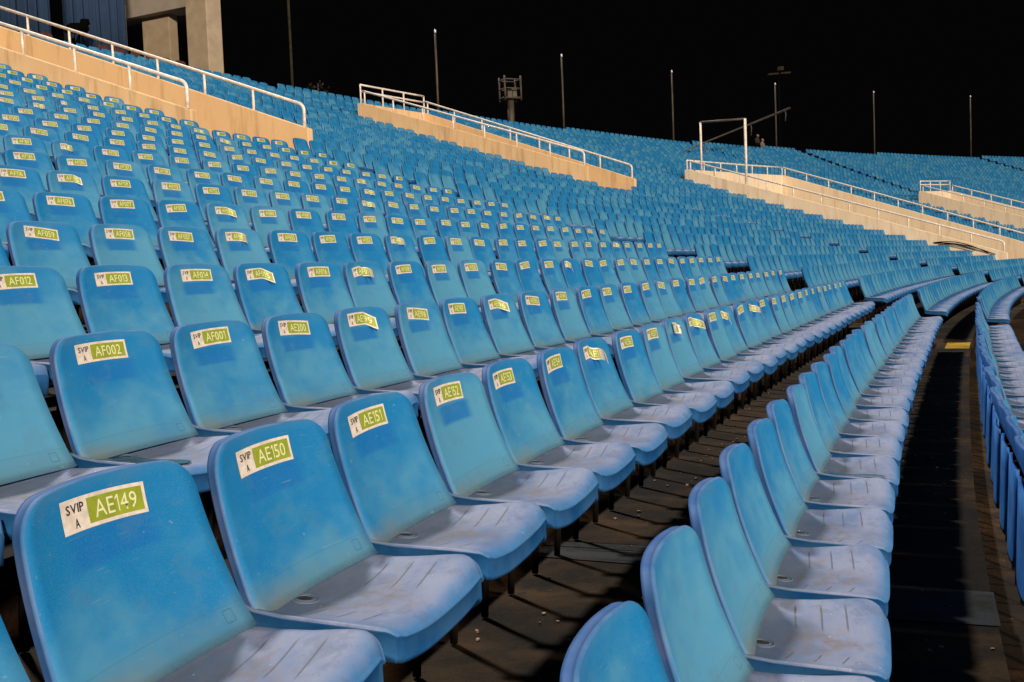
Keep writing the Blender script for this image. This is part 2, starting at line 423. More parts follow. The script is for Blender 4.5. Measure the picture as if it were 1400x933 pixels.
def seat_pan(xs, vs, lips):
    V = []; UV = []; F = []; MI = []; nu = len(xs) - 1; nv = len(vs)
    for v in vs:
        for x in xs: V.append(pan_pt(x, v)); UV.append((.5 + .5 * x, v))
    def id_(i, j): return j * (nu + 1) + i
    for j in range(nv - 1):
        for i in range(nu): F.append((id_(i, j), id_(i, j + 1), id_(i + 1, j + 1), id_(i + 1, j))); MI.append(0)
    loop = [id_(i, 0) for i in range(nu + 1)] + [id_(nu, j) for j in range(1, nv)] + [id_(i, nv - 1) for i in range(nu - 1, -1, -1)] + [id_(0, j) for j in range(nv - 2, 0, -1)]
    n = len(loop); base = [V[i] for i in loop]; buv = [UV[i] for i in loop]; prev = loop; tang = []
    cc = Vector((0, -.22, 0))
    for a in range(n):
        t = base[(a + 1) % n] - base[a - 1]; o = Vector((t.y, -t.x, 0))
        if o.dot(Vector((base[a].x, base[a].y, 0)) - cc) < 0: o = -o
        tang.append(o.normalized())
    for (out, dn, mi) in lips:
        cur = []
        for a in range(n):
            cur.append(len(V)); V.append(base[a] + tang[a] * out + Vector((0, 0, -dn))); UV.append(buv[a])
        for a in range(n):
            b = (a + 1) % n; F.append((prev[a], prev[b], cur[b], cur[a])); MI.append(mi)
        prev = cur
    F.append(tuple(prev)); MI.append(mi)
    return V, F, MI, UV

VSB = [0, .025, .06, .12, .2, .32, .45, .58, .70, .79, .84, .88, .915, .945, .968, .985, .996, 1.0]
LIPB = [(.0015, .0015, 3), (.0028, .0045, 3), (.0024, .008, 3), (.0, .0095, 1), (.0005, .020, 1)]
back_mesh = []
for nm, mt in (('backrest_plain', M_back), ('backrest_patched', M_backp)):
    V, F, MI, UV = seat_back(16, VSB, LIPB, .026)
    back_mesh.append(make_mesh(nm, V, F, [mt, M_edge, M_shell, M_rim], MI, UV))
XS = [-1, -.985, -.96, -.93, -.89, -.8, -.65] + [-.5 + .1 * i for i in range(14)] + [.85, .89, .93, .96, .985, 1]
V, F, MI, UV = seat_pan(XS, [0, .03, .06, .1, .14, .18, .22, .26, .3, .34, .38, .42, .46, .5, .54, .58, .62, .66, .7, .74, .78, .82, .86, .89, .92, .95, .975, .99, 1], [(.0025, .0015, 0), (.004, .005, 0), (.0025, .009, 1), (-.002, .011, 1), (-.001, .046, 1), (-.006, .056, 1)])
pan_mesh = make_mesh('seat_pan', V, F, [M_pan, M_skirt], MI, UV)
def rear_panel_mesh():
    b = MB(); n = 6; rings = []
    for (z, h, y) in ((SEATH - .11, .196, .012), (SEATH - .20, .205, .014), (SEATH - .34, .208, .018), (SEATH - .42, .206, .020), (SEATH - .455, .196, .020), (SEATH - .475, .170, .020)):
        up = [(h * (-1 + 2 * i / n), y + .010 * (1 - abs(-1 + 2 * i / n) ** 2), z) for i in range(n + 1)]
        rings.append(up + [(x, y_ - .012, z_) for x, y_, z_ in reversed(up)])
    b.quadstrip(rings); o = b.build('rear_proto', [M_shell], None, True); me = o.data; bpy.data.objects.remove(o); return me
def leg_mesh():
    b = MB(); z1 = SEATH - .345
    b.tube([(0, -.09, .006), (0, -.10, z1 * .5), (0, -.12, z1), (0, -.19, z1 + .03)], .012, 8)
    b.box((0, -.20, z1 + .022), (.022, 0, 0), (0, .11, 0), (0, 0, .010))
    o = b.build('leg_proto', [M_steel]); me = o.data; bpy.data.objects.remove(o); return me
leg_me = leg_mesh(); rear_me = rear_panel_mesh()
def drain_mesh():
    b = MB(); n = 20
    def ring(r, z): return [(r * math.cos(2 * math.pi * j / n), r * math.sin(2 * math.pi * j / n), z) for j in range(n)]
    b.quadstrip([ring(.030, 0), ring(.0295, .0022), ring(.026, .0024), ring(.025, .0010)], True, 0, False)
    b.quadstrip([ring(.025, .0010), ring(.0185, .0012), ring(.0180, .0026), ring(.0160, .0026), ring(.0155, .0006)], True, 0, False)
    k = len(b.v); b.v += [tuple(p) for p in ring(.0158, .0009)]; b.f.append(tuple(range(k, k + n))); b.mi.append(1)
    o = b.build('drain_proto', [M_pan, M_drain], None, True); me = o.data; bpy.data.objects.remove(o); return me
drain_me = drain_mesh()

# ------------------------------------------------------------------ sticker lettering: glyph meshes of the built-in font
GL = {}
def glyph(ch, bold):
    if (ch, bold) in GL: return GL[(ch, bold)]
    if ch == '1':                      # a one with a flag, unlike the bare stroke of the built-in font
        w_ = .10 if bold else .062; V = np.array([(.2 - w_, 0), (.2, 0), (.2, .70), (.2 - w_, .70), (.0, .56), (.0, .56 - w_ * 1.2), (.2 - w_, .70 - w_ * 1.7)])
        GL[(ch, bold)] = (V, [(0, 1, 2, 6), (6, 2, 3), (4, 5, 6, 3)]); return GL[(ch, bold)]
    cu = bpy.data.curves.new('glyph', 'FONT'); cu.body = ch; cu.size = 1.0; cu.resolution_u = 2
    cu.offset = .012 if bold else 0
    ob = bpy.data.objects.new('glyph', cu); COL.objects.link(ob)
    dg = bpy.context.evaluated_depsgraph_get(); me = bpy.data.meshes.new_from_object(ob.evaluated_get(dg))
    V = np.array([v.co[:2] for v in me.vertices]); F = [tuple(p.vertices) for p in me.polygons]
    bpy.data.objects.remove(ob); bpy.data.curves.remove(cu); bpy.data.meshes.remove(me)
    GL[(ch, bold)] = (V, F); return V, F
def text_geo(s, h, width, cx, cy, bold, maxw=None):
    V = []; F = []; x = 0
    for ch in s:
        gv, gf = glyph(ch, bold); lo, hi = gv[:, 0].min(), gv[:, 0].max()
        b = len(V); V += [(px - lo + x, py) for px, py in gv]; F += [tuple(i + b for i in f) for f in gf]
        x += hi - lo + .085
    V = np.array(V); V[:, 0] -= .5 * (x - .085)
    k = h / .70; V *= k; V[:, 0] *= min(1.0, width / max(1e-6, (x - .085) * k)) if maxw else width / ((x - .085) * k)
    V[:, 1] += cy - h / 2; V[:, 0] += cx
    return V, F
SW, SH = .205, .051
VS_ST = -ZC / HB                      # v of the sticker centre
def sticker_mesh(code, ox, oz, rot, peel, detail=True):
    V = []; F = []; MI = []
    def put(x, y, eps):
        cx, cy = x, y; d = 0; out = 0
        if peel:
            side, x0, amt = peel
            q = (x - x0) * side
            if q > 0:
                ang = min(2.6, q * amt); R = 1.0 / amt
                cx = x0 + side * R * math.sin(ang) * .9; out = R * (1 - math.cos(ang)) * .8 + .002 * math.sin(x * 90); cy = y - q * .38 - .004 * math.sin(x * 70 + 1)
        c, s_ = math.cos(rot), math.sin(rot); xx, yy = cx * c - cy * s_ + ox, cx * s_ + cy * c + oz
        v = VS_ST + yy / HB
        p = back_pt(xx, v); n = (back_pt(xx + .002, v) - back_pt(xx - .002, v)).cross(back_pt(xx, v + .004) - back_pt(xx, v - .004)).normalized()
        if n.y > 0: n = -n
        return p + n * (eps + out)
    def sheet(x0, x1, y0, y1, eps, mi, nx, ny):
        b = len(V)
        for j in range(ny + 1):
            for i in range(nx + 1): V.append(put(x0 + (x1 - x0) * i / nx, y0 + (y1 - y0) * j / ny, eps))
        for j in range(ny):
            for i in range(nx):
                a = b + j * (nx + 1) + i; F.append((a, a + 1, a + nx + 2, a + nx + 1)); MI.append(mi)
    nx = 22 if peel else 12
    sheet(-SW / 2, SW / 2, -SH / 2, SH / 2, .0012, 0, nx, 3)
    gx0, gx1 = -SW / 2 + SW * .315, SW / 2 - .0075
    sheet(gx0, gx1, -SH / 2 + .006, SH / 2 - .006, .0018, 1, max(6, nx * 2 // 3), 2)
    if detail:
        for (t, h, wd, cx, cy, bold, mi) in ((code, .0270, SW * .50, (gx0 + gx1) / 2, 0.0, False, 2), ('SVIP', .0140, SW * .215, -SW / 2 + SW * .165, .0105, True, 3), ('A', .0140, .0105, -SW / 2 + SW * .165, -.0125, True, 3)):
            TV, TF = text_geo(t, h, wd, cx, cy, bold); b = len(V)
            for x, y in TV: V.append(put(x, y, .0024))
            for f in TF: F.append(tuple(i + b for i in f)); MI.append(mi)
    return V, F, MI

# ------------------------------------------------------------------ which seats exist
VOM = [dict(s0=13.2, s1=16.2, D0=10.0, D1=18.2), dict(s0=29.3, s1=32.5, D0=10.0, D1=18.2),
       dict(s0=43.6, s1=53.0, D0=.35, D1=13.15), dict(s0=67.2, s1=71.0, D0=2.0, D1=11.85)]
def aisle_gaps(D):
    g = [(14.12, 15.32), (30.38, 31.56)]
    if D < .3: g.append((46.6, 47.9))
    g.append((63.7, 64.9))
    if D > 12: c = 71.6 + (D - 12) * .40; g.append((c - .6, c + .6))
    g.append((100.9, 102.1))
    if D >= 9.9:
        if D < 18.4: g = [x for x in g if x[0] > 40]
        else: g = [x for x in g if not (x[0] < 20)]
    for v in VOM:
        if v['D0'] - .35 < D < v['D1'] + .12: g.append((v['s0'] - .12, v['s1'] + .30))
    return sorted(g)
def max_row(s): return 30 if s < 41 else 31 if s < 52 else 32 if s < 64.3 else 33 if s < 74 else 34 if s < 88 else 35 if s < 101.5 else 36
OFF = {-2: .05, -1: .02, 0: 0, 1: 1.03, 2: 1.605, 3: 2.651, 4: 3.704, 5: 4.198, 6: 5.194, 7: 6.02, 8: 7.088, 9: 7.591, 10: 8.651, 11: 9.211, 12: 10.058}
DT0 = {4: -.035, 5: -.06, 6: -.03, 8: -.03, 9: .03, 10: .05, 11: .05}
def project(p):
    q = Vector(p); z = q.dot(fwd)
    if z < .1: return None
    return 700 + FPX * q.dot(r2) / z, 466.5 + FPX * q.dot(d2) / z, z
seats = []                             # dict(k, i, block, s, D, pos, th)
for k in range(-2, 37):
    D = k * T; L = rowline(D); gaps = aisle_gaps(D)
    bounds = [-9.0]
    segs = []; a = -12.0
    for g in gaps:
        segs.append((a, g[0])); a = g[1]
    segs.append((a, 118.0))
    for bi, (a, b) in enumerate(segs):
        la, lb = float(np.interp(a, sg, L)), float(np.interp(b, sg, L))
        if lb - la < .5: continue
        if bi == 0 and k in OFF:
            off = OFF[k]; i0 = math.ceil((la - off) / .5); ts = [(i, off + i * .5) for i in range(i0, 200) if off + i * .5 + .24 < lb]
        elif bi == 0:
            n = int((lb - la) / .5); ts = [(i, lb - .26 - (n - 1 - i) * .5) for i in range(n)]
        else:
            n = int((lb - la) / .5); st = (lb - la) / n; ts = [(i, la + (i + .5) * st) for i in range(n)]
        for i, t in ts:
            s = float(np.interp(t, L, sg))
            if k > max_row(s): continue
            if k == 0 and bi == 0: t += DT0.get(i, 0) * .5; s = float(np.interp(t, L, sg))
            z = zk(k) - SEATH
            seats.append(dict(k=k, i=i, b=bi, s=s, D=D, t=t, pos=pt(s, D, z), th=heading(s)))
def ang(th): return -th + math.pi / 2      # local +x along the row heading
vis = []
for q in seats:
    top = q['pos'] + Vector((0, 0, SEATH - .1)); p = project(top)
    q['p'] = p
    if p is None: q['keep'] = False; continue
    x, y, z = p
    q['keep'] = (-350 < x < 1750 and y < 1500)
    rad = 0.25 * FPX / z
    q['in'] = (-rad < x < 1400 + rad * .6 and -rad < y < 933 + rad * .9)
    q['d'] = z
    if q['s'] > 13.9 and q['b'] > 0 and q['k'] > 9 and False: q['in'] = False
    if q['keep'] and q['in']: vis.append(q)
vis.sort(key=lambda q: q['d'])
NIND = 300
for n, q in enumerate(vis): q['ind'] = n < NIND

# codes on the stickers
used = set()
def code_for(k, i):
    A = {0: ('AE', 149, 1), 2: ('AF', 12, 1), 3: ('AF', 59, -1), 4: ('AF', 76, 1), 5: ('AF', 116, -1), 6: ('AF', 135, 1), 7: ('AF', 180, -1), 8: ('AF', 201, 1), 9: ('AF', 240, -1), 10: ('AF', 252, 1), 11: ('AF', 296, -1), 12: ('AF', 312, 1), 13: ('AF', 350, -1), 14: ('AF', 371, 1), 15: ('AF', 410, -1), 16: ('AF', 430, 1), 17: ('AF', 470, -1)}
    if k == 1:
        p, n = ('AF', 2 - i) if i <= 1 else ('AE', 202 - i)
    elif k in A: p, n0, st = A[k]; n = n0 + st * i
    else: p, n = 'AG', 100 + (k * 37 + i) % 800
    while (p, n) in used: n += 31
    used.add((p, n)); return f'{p}{n:03d}'
PEEL = {(0, 6): (1, -.015, 26), (0, 9): (-1, .02, 34), (0, 10): (1, .0, 18), (0, 12): (1, -.04, 40), (0, 14): (1, -.01, 22), (1, 3): (1, .035, 16), (2, 3): (1, .03, 12), (2, 5): (1, .0, 24), (2, 12): (1, -.05, 44), (1, 6): (1, .02, 16), (4, 3): (1, .03, 20), (3, 7): (1, .0, 30), (5, 1): (1, .04, 14)}
def stickered(q): return q['b'] == 0 and 0 <= q['k'] <= 17
ONES = ['', 'first', 'second', 'third', 'fourth', 'fifth', 'sixth', 'seventh', 'eighth', 'ninth', 'tenth', 'eleventh', 'twelfth', 'thirteenth', 'fourteenth', 'fifteenth', 'sixteenth', 'seventeenth', 'eighteenth', 'nineteenth']
TENS = {20: 'twent', 30: 'thirt', 40: 'fort', 50: 'fift', 60: 'sixt', 70: 'sevent'}
def ordinal(n):
    if n < 20: return ONES[n]
    t, o = n // 10 * 10, n % 10
    return TENS[t] + ('ieth' if o == 0 else 'y-' + ONES[o])

st_cache = {}
def add_part(name, me, root, loc=None):
    o = bpy.data.objects.new(name, me); o.parent = root; COL.objects.link(o)
    if loc is not None: o.location = loc
    return o
cnt = {}
order = sorted([q for q in vis if q['ind']], key=lambda q: (q['k'], q['t']))
for q in sorted([q for q in seats if q.get('keep') and stickered(q)], key=lambda q: (q['k'], abs(q['i'] + .1))): q['code'] = code_for(q['k'], q['i'])
STRAY = {(0, 4): 'with its sticker set left of centre'}
for q in order:
    k = q['k']; key = (k, q['b']); cnt[key] = cnt.get(key, 0) + 1; n = cnt[key]
    if stickered(q):
        pe = (k, q['i']) in PEEL
        label = f"blue plastic seat with {'peeling ' if pe else ''}SVIP A sticker {q['code']} on its backrest"
        grp = 'blue seats with numbered stickers'
    elif k == -1 and q['b'] == 0:
        label = f"{ordinal(n)} blue seat from the bottom edge in the sticker-free row beside the dark walkway"; grp = 'blue seats of the sticker-free front row'
    elif k == -2 and q['b'] == 0:
        label = f"{ordinal(n)} blue seat from the near end of the right-edge row seen from behind"; grp = 'blue seats of the row seen from behind'
    else:
        rn = {-2: 'right-edge row', -1: 'sticker-free front row', 0: 'lowest sticker row'}.get(k, f'{ordinal(k + 1)} sticker row')
        label = f"{ordinal(n)} blue seat past the {['', 'first', 'second', 'third'][min(q['b'], 3)]} stair gap in the {rn}"; grp = 'blue seats past the stair gaps'
    r = empty('stadium_seat', q['pos'], label, 'seat', grp, ang(q['th']) + random.uniform(-.012, .012))
    r.rotation_euler[0] = random.uniform(-.018, .018)
    st = stickered(q)
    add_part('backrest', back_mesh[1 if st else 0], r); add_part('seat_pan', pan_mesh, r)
    if k == -2: add_part('rear_panel', rear_me, r)
    if q['d'] < 16:
        add_part('leg', leg_me, r, (-.12, .06, 0)); add_part('leg', leg_me, r, (.12, .06, 0))
    if q['d'] < 8:
        d = add_part('drain_plug', drain_me, r); pp = pan_pt(-.36, .15); d.location = pp + Vector((0, 0, .0012)); d.rotation_euler = (.12, .03, 0)
    if st:
        ox = random.uniform(-.014, .014) - .008; oz = random.uniform(-.004, .005); ro = random.gauss(0, .035)
        if k == 0 and q['i'] in (4, 5): ox -= .030
        V, F, MI = sticker_mesh(q['code'], ox, oz, ro, PEEL.get((k, q['i'])) or ((1, random.uniform(-.05, .05), random.uniform(14, 40)) if k >= 3 and random.random() < .07 else None))
        me = make_mesh('sticker', V, F, [M_card, M_green, M_pale, M_ink], MI, None, True)
        add_part('sticker', me, r)

# rain water lying in the dish of a few seats
qm = NT('dark_rain_water'); qm.b.inputs['Base Color'].default_value = (.030, .075, .105, 1); qm.b.inputs['Roughness'].default_value = .12; qm.b.inputs['Specular IOR Level'].default_value = .4
M_water = qm.m
for (k, i, lab) in ((-1, 6, 'largest dark rain puddle lying on a pale seat of the sticker-free row'), (-1, 9, 'narrow dark rain puddle two seats nearer than the farthest puddle'), (-1, 10, 'farthest narrow dark rain puddle lying in the sticker-free row'), (1, 0, 'dark rain puddle lying on the seat with sticker AF002')):
    q = [x for x in order if x['k'] == k and x['i'] == i and x['b'] == 0]
    if not q: continue
    q = q[0]; V = []; F = []; n = 18; m_ = 5
    for j in range(n + 1):
        f = j / n; v = -.0 + .86 * f; wv = .30 * (1 - (2 * f - 1) ** 4) ** .5 * (1 + .12 * math.sin(f * 9))
        for t in range(m_ + 1): V.append(pan_pt(-.60 + (t / m_ - .5) * 2 * wv * .85 + .03 * math.sin(f * 7), max(0, v)) + Vector((0, 0, .0018)))
    for j in range(n):
        for t in range(m_): a = j * (m_ + 1) + t; F.append((a, a + m_ + 1, a + m_ + 2, a + 1))
    o = link_mesh('rain_puddle', make_mesh('rain_puddle', V, F, [M_water])); o.location = q['pos']; o.rotation_euler = (0, 0, ang(q['th'])); tag(o, lab, 'puddle', 'rain puddles on the seats')
# ------------------------------------------------------------------ all the remaining seats: one object
def low_seat(vsb, nub, xs, vsp, legs):
    V, F, MI, UV = seat_back(nub, vsb, [(.003, .006, 1)], .028)
    MI = [2 if m == 2 else m for m in MI]
    V = [tuple(v) for v in V]
    V2, F2, MI2, UV2 = seat_pan(xs, vsp, [(.003, .006, 3), (-.002, .062, 3)])
    b = len(V); V += [tuple(v) for v in V2]; UV += UV2; F += [tuple(i + b for i in f) for f in F2]
    MI += [{0: 4, 3: 3}[m] for m in MI2]
    if legs:
        for sx in (-.15, .15):
            mb = MB(); mb.box((sx, -.10, .18), (.013, 0, 0), (0, .014, 0), (0, 0, .18)); b = len(V)
            V += mb.v; UV += [(0, 0)] * len(mb.v); F += [tuple(i + b for i in f) for f in mb.f]; MI += [5] * len(mb.f)
    return np.array(V, dtype=np.float64), F, MI, np.array(UV)
LODS = [low_seat([0, .06, .25, .5, .75, .86, .94, .985, 1.0], 6, [-1, -.95, -.6, 0, .6, .95, 1], [0, .15, .4, .7, .9, 1], True),
        low_seat([0, .12, .5, .80, .93, 1.0], 4, [-1, -.9, 0, .9, 1], [0, .3, .8, 1], True),
        low_seat([0, .2, .80, 1.0], 3, [-1, 0, 1], [0, .5, 1], False)]
AV = []; AUV = []; ALV = []; ALS = []; AMI = []; nv = 0
rest = [q for q in seats if q.get('keep') and not q.get('ind') ]
# seats outside the frame on the near side are only kept when they matter
rest = [q for q in rest if q['in'] or q['d'] < 60]
for q in rest:
    V, F, MI, UV = LODS[0 if q['d'] < 26 else 1 if q['d'] < 55 else 2]
    a = ang(q['th']) + random.uniform(-.012, .012); c, s_ = math.cos(a), math.sin(a)
    W = np.empty_like(V); W[:, 0] = V[:, 0] * c - V[:, 1] * s_ + q['pos'].x; W[:, 1] = V[:, 0] * s_ + V[:, 1] * c + q['pos'].y; W[:, 2] = V[:, 2] + q['pos'].z
    AV.append(W); AUV.append(UV)
    for f in F: ALV.extend([i + nv for i in f]); ALS.append(len(f))
    AMI.extend(MI); nv += len(V)
    if stickered(q) and q.get('in'):
        SV, SF, SMI = sticker_mesh('', random.uniform(-.02, .01), 0, random.uniform(-.04, .04), None, False)
        SV = np.array([tuple(v) for v in SV]); W = SV.copy()
        W[:, 0] = SV[:, 0] * c - SV[:, 1] * s_ + q['pos'].x; W[:, 1] = SV[:, 0] * s_ + SV[:, 1] * c + q['pos'].y; W[:, 2] = SV[:, 2] + q['pos'].z
        AV.append(W); AUV.append(np.zeros((len(SV), 2)))
        for f in SF: ALV.extend([i + nv for i in f]); ALS.append(len(f))
        AMI.extend([m + 6 for m in SMI]); nv += len(SV)
me = bpy.data.meshes.new('stadium_seats')
AVn = np.concatenate(AV); AUVn = np.concatenate(AUV); ALV = np.array(ALV, dtype=np.int32); ALS = np.array(ALS, dtype=np.int32)
me.vertices.add(len(AVn)); me.vertices.foreach_set('co', AVn.ravel().astype(np.float32))
me.loops.add(len(ALV)); me.loops.foreach_set('vertex_index', ALV)
me.polygons.add(len(ALS)); st_ = np.concatenate([[0], np.cumsum(ALS)[:-1]]).astype(np.int32)
me.polygons.foreach_set('loop_start', st_); me.polygons.foreach_set('loop_total', ALS)
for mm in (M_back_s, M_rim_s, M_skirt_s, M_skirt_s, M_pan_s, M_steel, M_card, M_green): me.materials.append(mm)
me.polygons.foreach_set('material_index', np.array(AMI, dtype=np.int32)); me.polygons.foreach_set('use_smooth', np.ones(len(ALS), dtype=bool))
me.update(calc_edges=True)
uvl = me.uv_layers.new(name='UVMap'); uvl.data.foreach_set('uv', AUVn[ALV].astype(np.float32).ravel())
me.validate()
tag(link_mesh('stadium_seats', me), 'mass of blue stadium seats filling the far curve of the stand', 'seats', None, 'stuff')
print('SEATS', len(seats), 'individual', len(order), 'joined', len(rest), 'polys', len(ALS))

# ------------------------------------------------------------------ terrace
V = []; F = []
def quad(a, b, c, d):
    i = len(V); V.extend([a, b, c, d]); F.append((i, i + 1, i + 2, i + 3))
ss = np.arange(-12, 119, 1.0).tolist()
cuts = sorted(set(ss + [v[x] for v in VOM for x in ('s0', 's1')]))
for k in range(-2, 37):
    Da, Db = (k - 1) * T + .10, k * T + .10; z = zk(k) - SEATH; zl = zk(k - 1) - SEATH
    if k == -2: Da -= .35; zl = z - 1.6
    for a, b in zip(cuts[:-1], cuts[1:]):
        sm = (a + b) / 2
        if k > max_row(sm) + 1: continue
        d0, d1 = Da, Db; skip = False
        for v in VOM:
            if v['s0'] - .01 < sm < v['s1'] + .01:
                if d0 >= v['D0'] - .05 and d1 <= v['D1'] + .05: skip = True
                elif d0 < v['D0'] < d1: d1 = v['D0']
                elif d0 < v['D1'] < d1: d0 = v['D1']
        if skip: continue
        zz = zl if d0 == Da else z - 1.5
        A_, B_, C_, D_ = pt(a, d0, z), pt(b, d0, z), pt(b, d1, z), pt(a, d1, z)
        quad(A_, B_, C_, D_); quad(pt(a, d0, zz), pt(b, d0, zz), B_, A_)
        if k == max_row(sm) + 1: quad(D_, C_, pt(b, d1, -4), pt(a, d1, -4))
for v in VOM:                          # sunk passage floors and their back walls
    zf = surf(v['D0']) - SEATH - .25; n = 6
    for j in range(n):
        a, b = v['s0'] + (v['s1'] - v['s0']) * j / n, v['s0'] + (v['s1'] - v['s0']) * (j + 1) / n
        quad(pt(a, v['D0'] - .3, zf), pt(b, v['D0'] - .3, zf), pt(b, v['D1'], zf), pt(a, v['D1'], zf))
terr = link_mesh('terrace', make_mesh('terrace', V, F, [M_conc], None, None, False)); tag(terr, kind='structure')
g = MB(); g.box((20, 40, Z0 - 4.2), (600, 0, 0), (0, 600, 0), (0, 0, .2)); tag(g.build('ground', [M_ground]), kind='structure')

def sheet_obj(name, s0, s1, D0, D1, z, mat, n=8, jit=0.0):
    V = []; F = []
    for j in range(n + 1):
        s = s0 + (s1 - s0) * j / n
        V += [pt(s + random.uniform(-jit, jit), D0, z), pt(s + random.uniform(-jit, jit), D1, z)]
    F = [(2 * j, 2 * j + 2, 2 * j + 3, 2 * j + 1) for j in range(n)]
    return link_mesh(name, make_mesh(name, V, F, [mat], None, None, False))
zB, zA = zk(-1) - SEATH, zk(0) - SEATH
tag(sheet_obj('floor_patch', 2.55, 2.95, -1.525, -.75, zB + .004, M_patch, 10, .03), kind='structure')
tag(sheet_obj('floor_patch', 2.30, 2.55, -.70, .05, zA + .004, M_patch, 10, .03), kind='structure')
for k in range(-2, 9):                 # yellow-painted treads where the stair gaps cross the rows
    for (a, b) in ((14.15, 15.2), (30.45, 31.5)):
        tag(sheet_obj('yellow_step_marking', a, b, (k - 1) * T + .12, (k - 1) * T + .42, zk(k) - SEATH + .004, M_yellow, 4), kind='structure')
# half steps in the stair gaps
for k in range(-1, 9):
    for (a, b) in ((14.2, 15.15), (30.5, 31.45)):
        zl, zh = zk(k - 1) - SEATH, zk(k) - SEATH; d1 = (k - 1) * T + .10
        o = MB(); lo = [pt(a, d1 - .30, zl), pt(b, d1 - .30, zl), pt(b, d1 - .003, zl), pt(a, d1 - .003, zl)]
        o.quadstrip([lo, [p + Vector((0, 0, (zh - zl) * .5)) for p in lo]]); o = o.build('stair_block', [M_conc]); o['kind'] = 'structure'
# litter on the walkways
lb = MB()
for _ in range(260):
    k = random.choice([0, 0, 0, -1, -1]); s = random.uniform(0.5, 14) ** 1.0; D = random.uniform((k - 1) * T + .12, k * T - .05); c = pt(s, D, zk(k) - SEATH + .004); r = random.uniform(.002, .008)
    a = random.uniform(0, 3.1); lb.box(c, (r * math.cos(a), r * math.sin(a), 0), (-r * .6 * math.sin(a), r * .6 * math.cos(a), 0), (0, 0, random.uniform(.001, .004)))
tag(lb.build('litter', [M_litter]), 'small scraps of litter strewn on the dark walkways', 'litter', None, 'stuff')

# ------------------------------------------------------------------ vomitory walls and their handrails
def lin(p, q, D): return p[1] + (q[1] - p[1]) * (D - p[0]) / (q[0] - p[0])
def wall_block(path, zt, zb, n, thick, mat, parent, name):
    """path: list of (s, D); wall thickness along the outward direction n (0 = along s, 1 = along D)"""
    o = MB(); rings = []
    for (s, D), a, b in zip(path, zt, zb):
        s2, D2 = (s + thick, D) if n == 0 else (s, D + thick)
        rings.append([pt(s, D, b), pt(s2, D2, b), pt(s2, D2, a), pt(s, D, a)])
    o.quadstrip(rings); ob = o.build(name, [mat], parent); bevel(ob, .012, 2)
    return ob
VW = [dict(v=VOM[0], near=((10.02, 3.10), (18.2, 6.02)), far=((9.97, 3.12), (18.2, 6.12)), mat=M_wall, lab='long peach parapet at the upper left with two cream handrails', D0n=9.95, D0f=9.97, rail=.41),
      dict(v=VOM[1], near=((10.0, 3.33), (18.2, 6.06)), far=((10.0, 3.15), (18.2, 6.12)), mat=M_wall, lab='peach stair parapet in the middle with a double guard rail at its top', D0n=10.0, D0f=10.0, rail=.41),
      dict(v=VOM[2], near=((.44, .30), (13.2, 4.38)), far=((.44, .26), (13.2, 4.62)), mat=M_wall2, lab='wide pale entrance parapet below the white pipe frame', D0n=.36, D0f=.36, rail=.38),
      dict(v=VOM[3], near=((2.0, 1.00), (11.86, 4.13)), far=((2.0, 1.10), (11.86, 4.27)), mat=M_wall2, lab='pale yellowish parapet at the far right edge', D0n=2.0, D0f=2.0, rail=.36)]
RAILLAB = ['cream pipe handrail along the peach parapet at the upper left', 'cream pipe handrail with double guard on the middle peach parapet', 'white pipe handrail round the wide entrance under the pipe frame', 'white pipe handrail with guard at the far right edge']
def rail_path(p0, p1, drop_front):
    """sloping rail with a rounded front corner and a leg down into the wall"""
    out = [p1, p0]
    if drop_front:
        d = (p0 - p1).normalized(); c = []
        r = .10
        for j in range(6):
            a = j / 5 * math.pi / 2; c.append(p0 - d * r + d * r * math.sin(a) + Vector((0, 0, -r * (1 - math.cos(a)))))
        out = [p1] + c + [c[-1] + Vector((0, 0, -drop_front))]
    return out
